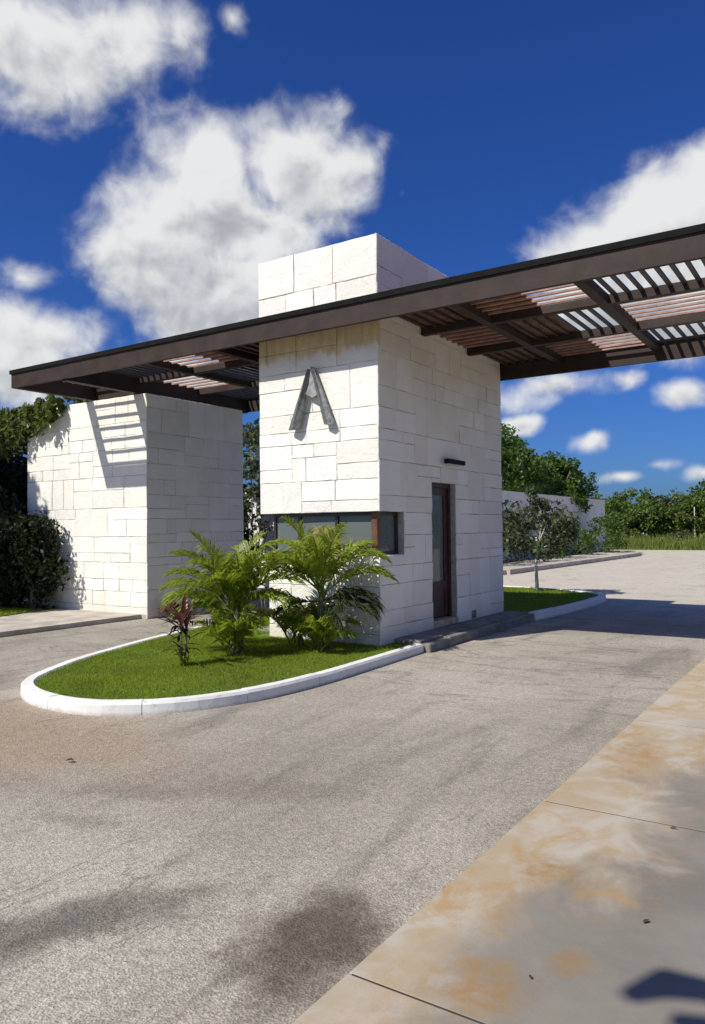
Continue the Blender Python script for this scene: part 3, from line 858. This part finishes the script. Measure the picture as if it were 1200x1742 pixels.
# platform beside the gate house
plat = structure('platform', (-5.5, 10.5, 0))
part('concrete', MB().cbox(-7.5, -4.735, 8.73, 12.6, -.05, .149, .012), M['conc'], plat)
part('edge_stone', MB().cbox(-4.733, -4.60, 8.74, 9.35, -.05, .11, .012).cbox(-4.733, -4.62, 9.36, 12.59, -.05, .128, .012), M['conc'], plat)
lawn1 = [(p.x, p.y) for p in nin]+[(-4.86, 8.729), (-5.0, 8.73), (-7.5, 8.731), (-7.55, 12.7)]
def lawn(name, poly, z):
    return part(name, MB().prism(poly, -.05, z), M['soil'], kind='structure')
lawn('lawn', lawn1, .094)
lawn2 = [(p.x, p.y) for p in rin]+[(-7.5, 12.63), (-4.8, 12.63)]
lawn('lawn', lawn2, .115)
lawn3 = [(-12.95, 7.2), (-13.05, 8.2), (-13.4, 9.5), (-22, 9.5), (-22, 4), (-15.5, 3.0)]
lawn('lawn', lawn3, .095)
def in_poly(P, poly):
    x, y = P[:, 0], P[:, 1]; ins = np.zeros(len(P), bool); n = len(poly)
    for i in range(n):
        (xa, ya), (xb_, yb_) = poly[i], poly[(i+1) % n]
        cnd = ((ya > y) != (yb_ > y)) & (x < (xb_-xa)*(y-ya)/(yb_-ya+1e-12)+xa)
        ins ^= cnd
    return ins
def blades(name, poly, z, n, h, wd, mat, lean=.5, kind='stuff', hole=None):
    poly = np.array(poly); lo, hi = poly.min(0), poly.max(0)
    P = np.zeros((0, 2))
    while len(P) < n:
        Q = rng.uniform(lo, hi, (n*2, 2)); Q = Q[in_poly(Q, [tuple(p) for p in poly])]
        if hole is not None: Q = Q[~in_poly(Q, hole)]
        P = np.vstack([P, Q])
    P = P[:n]
    a = rng.uniform(0, 2*np.pi, n); d = np.stack([np.cos(a), np.sin(a)], 1)
    b_ = rng.uniform(0, 2*np.pi, n); e = np.stack([np.cos(b_), np.sin(b_)], 1)
    patch = .7+.6*np.array([mnoise.noise(Vector((float(p[0])*1.7, float(p[1])*1.7, 3.1)))+.5 for p in P])
    hh = h*rng.uniform(.5, 1.25, n)*np.clip(patch, .5, 1.5)
    V = np.zeros((n, 3, 3))
    V[:, 0, :2] = P-d*wd/2; V[:, 1, :2] = P+d*wd/2
    V[:, 2, :2] = P+e*(hh*lean*rng.uniform(.2, 1.6, n))[:, None]
    V[:, 0, 2] = V[:, 1, 2] = z-.004; V[:, 2, 2] = z+hh
    return fastmesh(name, V.reshape(-1, 3), 3, mat, kind=kind)
blades('grass', lawn1, .094, 120000, .024, .008, M['grass'], .9, hole=[(-7.2, 8.35), (-5.1, 8.35), (-5.1, 12.6), (-7.2, 12.6)])
blades('grass', lawn2, .115, 40000, .035, .011, M['grass'], .9)
blades('grass', [(-12.95, 7.2), (-13.05, 8.2), (-13.4, 9.5), (-17, 9.5), (-17, 6)], .095, 26000, .05, .010, M['grass'], .8)

# ------------------------------------------------------------------ plants
def strap_leaf(base, az, el, L, wd, droop, fold=.35, n=5):
    """one broad strap leaf, a folded strip"""
    d = Vector((math.cos(az), math.sin(az), 0)); s = Vector((-d.y, d.x, 0))
    p = Vector(base); ang = el; V = []; F_ = []
    prof = [.35, .8, 1.0, .85, .5, .05]
    for i in range(n+1):
        t = i/n
        wv = wd*prof[min(5, int(round(t*5)))]*.5
        up = Vector((0, 0, 1))*math.cos(ang)-d*math.sin(ang)
        V += [p-s*wv+up*wv*fold, p.copy(), p+s*wv+up*wv*fold]
        p = p+(d*math.cos(ang)+Vector((0, 0, 1))*math.sin(ang))*(L/n)
        ang -= droop/n*(.4+1.2*t)
    for i in range(n):
        a = i*3; F_ += [(a, a+1, a+4, a+3), (a+1, a+2, a+5, a+4)]
    return V, F_
def frond_mb(base, az, el, L, droop, nl=24, ll=.30, lw=.029, rnd=random):
    d = Vector((math.cos(az), math.sin(az), 0)); s = Vector((-d.y, d.x, 0)); Z = Vector((0, 0, 1))
    mb = MB(); p = Vector(base); ang = el; pts = []; angs = []
    N = 16
    for i in range(N+1):
        pts.append(p.copy()); angs.append(ang)
        p = p+(d*math.cos(ang)+Z*math.sin(ang))*(L/N)
        ang -= droop/N*(.3+1.4*i/N)
    mb.tube(pts, [.011*(1-.75*i/N)+.0015 for i in range(N+1)], 4)
    for k in range(nl):
        t = .20+.80*(k+.5)/nl
        i = min(N-1, int(t*N)); fr = t*N-i
        q = pts[i].lerp(pts[i+1], fr); a = angs[i]
        tang = d*math.cos(a)+Z*math.sin(a); up = Z*math.cos(a)-d*math.sin(a)
        for sd in (-1, 1):
            l_ = ll*math.sin(math.pi*(.16+.80*t))**.8*rnd.uniform(.82, 1.12)
            sweep = .55+.55*t+rnd.uniform(-.1, .1)
            dirv = (s*sd*math.cos(sweep)+tang*math.sin(sweep)+up*rnd.uniform(.15, .55)).normalized()
            wv = tang*lw*.5*rnd.uniform(.8, 1.2)
            m1 = q+dirv*l_*.45; tip = q+dirv*l_-Z*l_*rnd.uniform(.18, .62)
            mb.add([q-wv*.5, q+wv*.5, m1-wv+Z*.004, m1+wv+Z*.004, tip], [(0, 1, 3, 2), (2, 3, 4)])
    return mb
def areca(name, label, loc, fronds, stems, group=None, basal=None, seed=1):
    r = random.Random(seed)
    root = thing(name, label, 'palm', loc, group)
    L0 = Vector(loc)
    for (ox, oy, h, rad) in stems:
        part('stem', MB().tube([L0+Vector((ox, oy, -.03)), L0+Vector((ox*.8, oy*.8, h*.5)), L0+Vector((ox*.5, oy*.5, h))], [rad*1.25, rad, rad*.8], 7), M['palm_stem'], root, smooth=True)
    for (ox, oy, oz, az, el, L, dr, old) in fronds:
        part('frond', frond_mb(L0+Vector((ox, oy, oz)), math.radians(az), math.radians(el), L, math.radians(dr), nl=int(16+20*L), ll=.45*min(1, .45+.5*L), rnd=r),
             M['palm_old' if old else ('palm_dry' if r.random() < .03 else 'palm')], root, 'dark drooping older frond' if old else None, fixn=False)
    return root
# azimuths: image right is about 33 deg, towards the camera about -56 deg, away 124 deg, image left 213 deg
R_ = random.Random(3)
f1 = []
for az, el, L, dr in ((213, 58, 1.0, 75), (200, 44, .95, 80), (240, 66, 1.0, 70), (190, 72, 1.0, 55), (33, 64, 1.0, 75), (20, 48, 1.0, 85), (60, 72, 1.05, 65), (225, 40, 1.0, 70), (170, 64, 1.0, 70),
                      (120, 70, 1.0, 60), (150, 58, 1.0, 70), (-56, 62, .95, 85), (-20, 68, 1.0, 70), (-90, 64, 1.0, 75), (280, 50, .95, 85), (225, 24, .85, 60), (215, 78, 1.05, 45), (5, 34, .9, 75), (50, 25, .8, 70), (75, 80, 1.05, 45), (300, 72, 1.0, 65), (206, 12, .75, 50)):
    f1.append((R_.uniform(-.06, .06), R_.uniform(-.06, .06), R_.uniform(.38, .58), az+R_.uniform(-8, 8), el, L, dr, False))
areca('areca_palm', 'bushy green palm in the middle of the front lawn beside the red leaved plant', (-6.42, 7.05, .11), f1,
      [(-.08, .02, .55, .028), (.08, -.03, .6, .030), (.02, .1, .5, .026)], 'palms on the front lawn', seed=5)
f2 = []
for az, el, L, dr, old in ((33, 58, 1.05, 100, False), (20, 40, 1.05, 85, False), (213, 58, 1.0, 95, False), (205, 42, .95, 85, False), (120, 76, 1.05, 55, False), (240, 78, 1.0, 50, False), (-20, 76, 1.05, 50, False), (75, 62, 1.0, 80, False), (180, 55, 1.0, 90, False),
                           (60, 70, 1.05, 70, False), (190, 70, 1.0, 65, False), (-60, 72, 1.0, 60, False), (-95, 60, 1.0, 85, False), (150, 64, 1.0, 70, False), (255, 50, .95, 95, False), (33, 25, .85, 95, True), (45, 8, .8, 75, True), (10, 12, .75, 60, True), (-25, 5, .6, 60, True), (200, 0, .6, 50, True)):
    f2.append((R_.uniform(-.04, .04), R_.uniform(-.04, .04), R_.uniform(.58, .78) if not old else R_.uniform(.45, .62), az+R_.uniform(-6, 6), el, L, dr, old))
areca('areca_palm', 'tallest palm on the front lawn with upright fronds against the corner window', (-5.66, 7.82, .11), f2,
      [(0, 0, .8, .036), (.12, .03, .55, .024), (-.1, .05, .5, .024)], 'palms on the front lawn', seed=6)
# young palm clumps at the feet of the two palms
def clump(label, loc, n, L, seed, spread=.10, grp='young palm clumps under the tall palms'):
    r = random.Random(seed); fr = []
    for k in range(n):
        fr.append((r.uniform(-spread, spread), r.uniform(-spread, spread), r.uniform(.0, .12), 360*k/n+r.uniform(-20, 20), r.uniform(48, 82), L*r.uniform(.7, 1.15), r.uniform(50, 95), False))
    return areca('young_palm', label, loc, fr, [(0, 0, .15, .016), (.05, .02, .12, .014)], grp, seed=seed)
clump('low yellowish young palm tuft at the foot of the bushy palm', (-6.30, 6.86, .11), 11, .58, 21)
clump('small young palm tuft at the foot of the tallest palm', (-5.58, 7.64, .11), 11, .62, 22)
clump('young palm tuft between the two big palms near the white wall', (-6.08, 7.9, .11), 9, .6, 23)
clump('young palm tuft left behind the bushy palm beside the kerb', (-6.95, 7.55, .11), 8, .62, 24)

# red-leaved ti plant
ti = thing('ti_plant', 'slender plant with reddish purple leaves at the left of the front lawn', 'plant', (-6.30, 6.05, .11))
bx_, by_ = -6.30, 6.05
for (ox, oy, h) in ((-.01, 0, .48), (.03, .03, .42), (-.05, .03, .36)):
    part('stem', MB().tube([(bx_+ox*.4, by_+oy*.4, .09), (bx_+ox, by_+oy, .11+h*.5), (bx_+ox*1.4, by_+oy*1.4, .11+h)], [.014, .011, .008], 5), M['bark'], ti, smooth=True)
r = random.Random(12)
for k in range(20):
    mb = MB(); mb.add(*strap_leaf((bx_+r.uniform(-.04, .04), by_+r.uniform(-.04, .04), r.uniform(.46, .68)), r.uniform(0, 6.28), math.radians(r.uniform(25, 82)), r.uniform(.28, .46), r.uniform(.04, .06), math.radians(r.uniform(15, 65))))
    part('leaf', mb, M['ti'], ti, fixn=False)
for k in range(34):
    mb = MB(); mb.add(*strap_leaf((bx_+r.uniform(-.07, .10), by_+r.uniform(-.07, .07), r.uniform(.22, .60)), r.uniform(0, 6.28), math.radians(r.uniform(-5, 45)), r.uniform(.16, .30), r.uniform(.03, .05), math.radians(r.uniform(50, 120))))
    part('leaf', mb, M['ti_dark'], ti, 'dark purple drooping leaf' if k == 0 else None, fixn=False)
for k in range(16):
    mb = MB(); mb.add(*strap_leaf((bx_+r.uniform(-.05, .05), by_+r.uniform(-.05, .05), .10), r.uniform(0, 6.28), math.radians(r.uniform(50, 85)), r.uniform(.14, .26), r.uniform(.02, .03), math.radians(r.uniform(20, 70))))
    part('basal_leaf', mb, M['palm'], ti, fixn=False)

# leaf clouds for trees and shrubs
def leaf_quads(C_, n, size, rnd_dir=None, flat=.55):
    """n leaf quads (bent diamonds as two triangles are merged into one quad) about points C_"""
    N = len(C_)
    a = rng.normal(size=(N, 3)); a /= np.linalg.norm(a, axis=1)[:, None]
    b_ = rng.normal(size=(N, 3)); b_[:, 2] *= flat; b_ -= a*(a*b_).sum(1)[:, None]; b_ /= np.linalg.norm(b_, axis=1)[:, None]
    s_ = size*rng.uniform(.6, 1.35, N)[:, None]
    V = np.zeros((N, 4, 3))
    V[:, 0] = C_-a*s_*.5; V[:, 1] = C_+b_*s_*.26; V[:, 2] = C_+a*s_*.5; V[:, 3] = C_-b_*s_*.26
    return V.reshape(-1, 3)
def clumps(center, radii, ncl, per, cr, seed, hollow=.35, lower=-.6):
    r = np.random.default_rng(seed); out = []
    center = np.array(center); radii = np.array(radii); k = 0
    cents = []
    while k < ncl:
        d = r.normal(size=3); d /= np.linalg.norm(d)
        if d[2] < lower: continue
        rad = r.uniform(hollow, 1.0)**.6
        wob = 1+.22*mnoise.noise(Vector((float(d[0])*2.1+seed, float(d[1])*2.1, float(d[2])*2.1)))
        cents.append(center+d*radii*rad*wob); k += 1
    for c_ in cents:
        rr = cr*r.uniform(.6, 1.3)
        q_ = r.normal(size=(per, 3)); q_ /= np.linalg.norm(q_, axis=1)[:, None]
        q_ *= (r.uniform(.1, 1, per)**.5)[:, None]*rr
        q_[:, 2] *= .75
        out.append(c_+q_)
    return np.vstack(out), cents
def tree(name, label, cat, base, h, radii, ncl, per, cr, leaf, mat, seed, trunk_r=.14, bark='bark', group=None, crown_z=None, offset=(0, 0), lower=-.6):
    root = thing(name, label, cat, base, group)
    B_ = Vector(base)
    cz = h-radii[2] if crown_z is None else crown_z
    cen = B_+Vector((offset[0], offset[1], cz))
    pts, cents = clumps(tuple(cen), radii, ncl, per, cr, seed, lower=lower)
    r = random.Random(seed)
    mb = MB()
    top = B_+Vector((offset[0]*.5, offset[1]*.5, cz*.85))
    mid = B_.lerp(top, .5)+Vector((r.uniform(-.1, .1), r.uniform(-.1, .1), 0))*h*.2
    mb.tube([B_-Vector((0, 0, .1)), mid, top], [trunk_r*1.2, trunk_r*.9, trunk_r*.55], 7)
    for c_ in r.sample(cents, min(9, len(cents))):
        c_ = Vector([float(x) for x in c_]); st = mid.lerp(top, r.uniform(.2, 1))
        mb.tube([st, st.lerp(c_, .5)+Vector((0, 0, -.05*h*.2)), c_], [trunk_r*.45, trunk_r*.28, trunk_r*.08], 5)
    part('trunk', mb, M[bark], root, smooth=True)
    fastmesh('crown', leaf_quads(pts, len(pts), leaf), 4, mat, root)
    return root
def shrub(name, label, cat, base, h, radii, ncl, per, cr, leaf, mat, seed, group=None, lower=-1.0):
    root = thing(name, label, cat, base, group)
    B_ = Vector(base); cen = B_+Vector((0, 0, h-radii[2]))
    pts, cents = clumps(tuple(cen), radii, ncl, per, cr, seed, lower=lower)
    pts = pts[pts[:, 2] > base[2]+.01]
    fastmesh('foliage', leaf_quads(pts, len(pts), leaf), 4, mat, root)
    r = random.Random(seed); mb = MB()
    for c_ in r.sample(cents, min(6, len(cents))):
        c_ = Vector([float(x) for x in c_]); mb.tube([B_+Vector((r.uniform(-.1, .1), r.uniform(-.1, .1), -.05)), B_.lerp(c_, .5)+Vector((0, 0, .05)), c_], [.025, .018, .008], 5)
    part('stem', mb, M['bark'], root, smooth=True)
    return root

# small leaning tree on the rear lawn
tree('young_tree', 'small tree with thin pale trunk and drooping crown on the rear lawn', 'tree', (-6.22, 17.2, .11), 2.4, (1.0, .95, .84), 84, 46, .25, .12, M['tree3'], 51, .040, 'pale_bark', crown_z=1.48, lower=-1)
# big tree behind the far wall
tree('broadleaf_tree', 'tall dark green tree rising behind the far white wall', 'tree', (-17.3, 39.5, 0), 7.3, (3.4, 3.4, 2.6), 140, 130, .75, .26, M['tree'], 52, .25, crown_z=4.75)
tree('broadleaf_tree', 'lower rounded tree at the right of the tall one behind the wall', 'tree', (-14.9, 43.5, 0), 5.6, (2.3, 2.3, 1.9), 95, 120, .55, .24, M['tree'], 53, .18, crown_z=3.75)
# shrubs along the far wall
for k, (x, y, h, rad, lab) in enumerate(((-12.1, 27.2, 2.5, 1.4, 'dark shrub at the near end of the far wall'), (-12.1, 30.8, 2.5, 1.5, 'low dark shrub against the far wall behind the young tree'),
                                    (-12.2, 35, 2.1, 1.5, 'shaded shrub halfway along the far wall'), (-12.3, 39.5, 1.4, 1.2, 'small shaded shrub under the bare stretch of the far wall'), (-11.7, 43.8, 2.4, 1.1, 'tall leafy shrub at the far corner of the white wall'))):
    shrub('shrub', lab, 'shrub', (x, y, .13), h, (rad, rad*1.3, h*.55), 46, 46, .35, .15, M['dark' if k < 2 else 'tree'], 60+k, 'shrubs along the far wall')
# forest edge beyond the drive
FT = [(-18.5, 60, 4.6, 2.2), (-15.6, 58.5, 4.1, 2.0), (-14.2, 61, 4.8, 2.1), (-12.6, 58.5, 3.6, 1.7), (-11.4, 60.5, 4.0, 1.8), (-9.9, 58.5, 3.9, 1.6), (-8.7, 60.0, 4.8, 2.0), (-6.6, 59, 4.4, 1.9), (-4, 60, 4.6, 2.1), (-1, 59, 4.4, 2.2), (2.5, 60, 4.9, 2.3), (6.5, 59, 4.6, 2.3), (11, 60, 5, 2.6)]
fl_ = ['bushy tree at the left end of the far wood, beside the white wall', 'round leafy tree just right of the far white wall', 'highest round crown in the left half of the far wood', 'low tree in the dip of the far wood', 'pale leafy tree right of the dip in the far wood', 'low tree in front of the darkest trees at the right of the far wood',
       'tall dark tree at the right edge of the picture in the far wood', 'tree standing right of the tall dark tree in the far wood']
for k, (x, y, h, rad) in enumerate(FT):
    tree('woodland_tree', fl_[k] if k < 8 else ('green woodland tree outside the picture, %s to the right of the tall dark tree' % ('second', 'third', 'fourth', 'fifth', 'sixth')[k-8]), 'tree', (x, y, 0), h, (rad, rad, h*.42), 70, 60, .55, .26,
         M['tree' if k in (6,) else ('tree3' if k == 4 else 'tree2')], 80+k, .12, 'pale_bark' if k % 3 == 1 else 'bark', 'trees of the far wood', crown_z=h*.56, lower=-1)
def wood(poly, n, seed):
    r = np.random.default_rng(seed); P = []
    for k in range(n):
        x = r.uniform(-60, 60); y = r.uniform(66, 80)
        P.append((x, y, r.uniform(3.0, 4.6)))
    allp = []
    for k, (x, y, h) in enumerate(P):
        q_, _ = clumps((x, y, h*.55), (2.4, 2.4, h*.45), 24, 34, .7, 400+k, lower=-1); allp.append(q_)
    A = np.vstack(allp)
    return fastmesh('woodland', leaf_quads(A, len(A), .42), 4, M['tree2'], kind='stuff')
wood(None, 110, 9)
# tall grass and weeds along the far verge
blades('tall_grass', [(-22, 54.0), (20, 52.4), (20, 60), (-22, 60)], -.02, 42000, .85, .07, M['grass_far'], .45)
for k, (x, y, h) in enumerate(((-14.6, 56.3, 1.3), (-12.9, 56, 1.0), (-11.6, 56.4, .9), (-9.9, 56, 1.2), (-8.3, 56, 1.1))):
    shrub('weed_bush', ('leafy weed bush in the far grass beside the white wall', 'low weed bush left of the short white post', 'weed bush right of the short white post in the far grass', 'weed bush left of the tall white pole', 'weed bush at the right picture edge in the far grass')[k], 'bush', (x, y, 0), h, (1.0, .8, h*.6), 24, 30, .35, .2, M['tree3' if k % 2 else 'grass_far'], 130+k, 'weed bushes on the far verge')
for x, y, h, lab in ((-12.75, 57.2, 1.15, 'short white post standing in the far grass'), (-9.35, 57.4, 2.9, 'tall thin white pole at the right edge of the far grass'), (-11.4, 57.0, .8, 'stubby white post between the other two in the far grass')):
    o = part('post', MB().tube([(x, y, -.1), (x, y, h)], [.04, .032], 7), M['pole']); tag(o, lab, 'post', 'white posts in the far grass')

# vegetation at the left
def vine(name, label, loc, pts_fn, n, leaf, mat, hang, seed):
    root = thing(name, label, 'climber', loc)
    r = np.random.default_rng(seed); P = []
    mb = MB()
    for k in range(hang):
        x, y, z, L = pts_fn(r)
        m_ = max(10, int(60*L))
        t = r.uniform(0, 1, m_)
        q_ = np.stack([x+r.normal(0, .05, m_)+.10*np.sin(t*3), y+r.normal(0, .05, m_), z-L*t], 1); P.append(q_)
        mb.tube([(x, y, z), (x+.03, y-.03, z-L*.5), (x+.02, y, z-L)], [.008, .006, .003], 4)
    A = np.vstack(P)
    fastmesh('foliage', leaf_quads(A, len(A), leaf), 4, mat, root)
    part('runner', mb, M['bark'], root)
    return root
def vfn(r):
    x = r.uniform(-17.0, -13.3); f_ = (x+17.0)/3.7
    z = 4.25-.25*(1-f_)+r.uniform(-.1, .12); top = z
    L = r.uniform(.3, 1.15)*(1.15-.8*f_**1.5)
    return x, 9.45+r.uniform(-.18, .1), top, max(.12, L)
vine('climbing_vine', 'tangled green climber hanging over the top left of the white wall', (-14.8, 9.5, 3.0), vfn, 90, .14, M['vine'], 210, 71)
tuft, _ = clumps((-13.15, 9.75, 4.3), (.28, .2, .2), 9, 40, .14, 72, lower=-1)
tv = thing('shrub', 'small green tuft growing on top of the white wall under the canopy end', 'shrub', (-13.15, 9.75, 4.1))
fastmesh('foliage', leaf_quads(tuft, len(tuft), .10), 4, M['vine'], tv)
part('stem', MB().tube([(-13.15, 9.75, 4.05), (-13.12, 9.75, 4.45)], .01, 5), M['bark'], tv)
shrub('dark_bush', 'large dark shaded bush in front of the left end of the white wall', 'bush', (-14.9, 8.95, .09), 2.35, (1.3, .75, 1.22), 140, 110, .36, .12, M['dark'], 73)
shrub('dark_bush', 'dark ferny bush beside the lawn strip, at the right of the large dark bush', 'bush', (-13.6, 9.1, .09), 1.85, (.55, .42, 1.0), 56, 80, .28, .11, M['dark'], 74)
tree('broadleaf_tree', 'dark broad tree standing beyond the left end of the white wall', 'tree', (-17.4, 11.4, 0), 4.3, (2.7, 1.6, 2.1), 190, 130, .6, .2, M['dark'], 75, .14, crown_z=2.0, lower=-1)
tree('broadleaf_tree', 'broad tree left of the drive shading the left end of the white wall', 'tree', (-18.2, 4.6, 0), 9.0, (2.6, 2.6, 2.5), 150, 130, .7, .25, M['tree'], 76, .2, crown_z=6.3, lower=-1)
# plants in the gap between wall and gate house
shrub('shrub', 'tall green shrub in the gap between white wall and guard house', 'shrub', (-12.9, 14.9, 0), 4.6, (.8, .5, 1.5), 60, 50, .32, .14, M['tree3'], 77)
shrub('dark_bush', 'dark plant at the foot of the grey wall in the gap', 'bush', (-12.85, 14.4, 0), 1.9, (.42, .3, 1.0), 24, 60, .2, .11, M['dark'], 78)
shrub('low_plant', 'low reddish plant at the foot of the shaded side of the white wall', 'plant', (-10.55, 9.9, 0), .32, (.3, .45, .2), 14, 16, .12, .10, M['ti'], 79)

# ------------------------------------------------------------------ small things on the ground
def litter(label, loc, L, wd, az, curl, mat='dry'):
    mb = MB(); mb.add(*strap_leaf(loc, az, .25, L, wd, curl, .6))
    o = part('dead_leaf', mb, M[mat], fixn=False); tag(o, label, 'leaf', 'dead leaves on the ground')
litter('curled dark dead leaf on the sandy road in front of the kerb', (-4.62, 3.34, .012), .06, .035, .4, .9)
litter('thin dark twig of a leaf on the grey pavement, in the middle of its slab', (-.70, 3.02, .104), .035, .014, 1.1, .9)
litter('dry leaf scrap on the pavement nearest the long crack line', (-.80, 4.03, .104), .035, .014, .2, .5)
litter('small leaf scrap on the pavement beside the lower rust stain', (-.93, 2.45, .104), .02, .009, 2.2, .5)
r = np.random.default_rng(3)
# loose chippings on the drive
n = 5200
P = np.stack([r.uniform(-7.5, -1.5, n), 1.4+8*r.uniform(0, 1, n)**1.6], 1)
ok = ~in_poly(P, [(p.x, p.y) for p in nin]+[(-4.5, 8.7), (-4.5, 6.0), (-5.2, 4.1), (-6.9, 4.1)])
P = P[ok]; V = []
for (x, y) in P:
    s_ = r.uniform(.002, .006); a = r.uniform(0, 6.28)
    c_ = np.array([x, y, 0]); k = [np.array([math.cos(a+i*2.09)*s_, math.sin(a+i*2.09)*s_, -.001]) for i in range(3)]
    tp = np.array([0, 0, s_*.9])
    for i in range(3): V += [c_+k[i], c_+k[(i+1) % 3], c_+tp]
fastmesh('chippings', np.array(V), 3, M['road'], kind='stuff')
# lamp-like shape added out of view, bent to throw the shadow at the lower right
sp = thing('unseen_shadow_caster', 'grey metal lamp shape added out of view to cast the shadow at the lower right', 'shadow caster', (1.35, 1.45, .1))
part('pole', MB().tube([(1.35, 1.45, .1), (1.35, 1.45, 4.0), (1.2, 1.35, 4.3), (.9, 1.15, 4.35)], [.06, .05, .04, .035], 10), M['metal'], sp, smooth=True)
part('arm', MB().tube([(.9, 1.15, 4.35), (-.2, .12, 4.36), (-1.1, -.68, 4.33), (-1.5, -.96, 4.31)], [.035, .04, .045, .045], 8), M['metal'], sp, smooth=True)
part('shadow_head', MB().tube([(-1.47, -.94, 4.31), (-1.74, -1.05, 4.30), (-1.90, -1.05, 4.30), (-2.03, -1.08, 4.30), (-2.10, -1.19, 4.28)], [.045, .055, .055, .075, .04], 10), M['metal'], sp, smooth=True)
part('bracket', MB().tube([(-1.50, -.96, 4.27), (-1.60, -.98, 4.10), (-1.76, -1.01, 4.05), (-1.88, -1.04, 4.05)], [.03, .035, .045, .03], 8), M['metal'], sp, smooth=True)  # added lower limb, shaped for the second lobe of that shadow
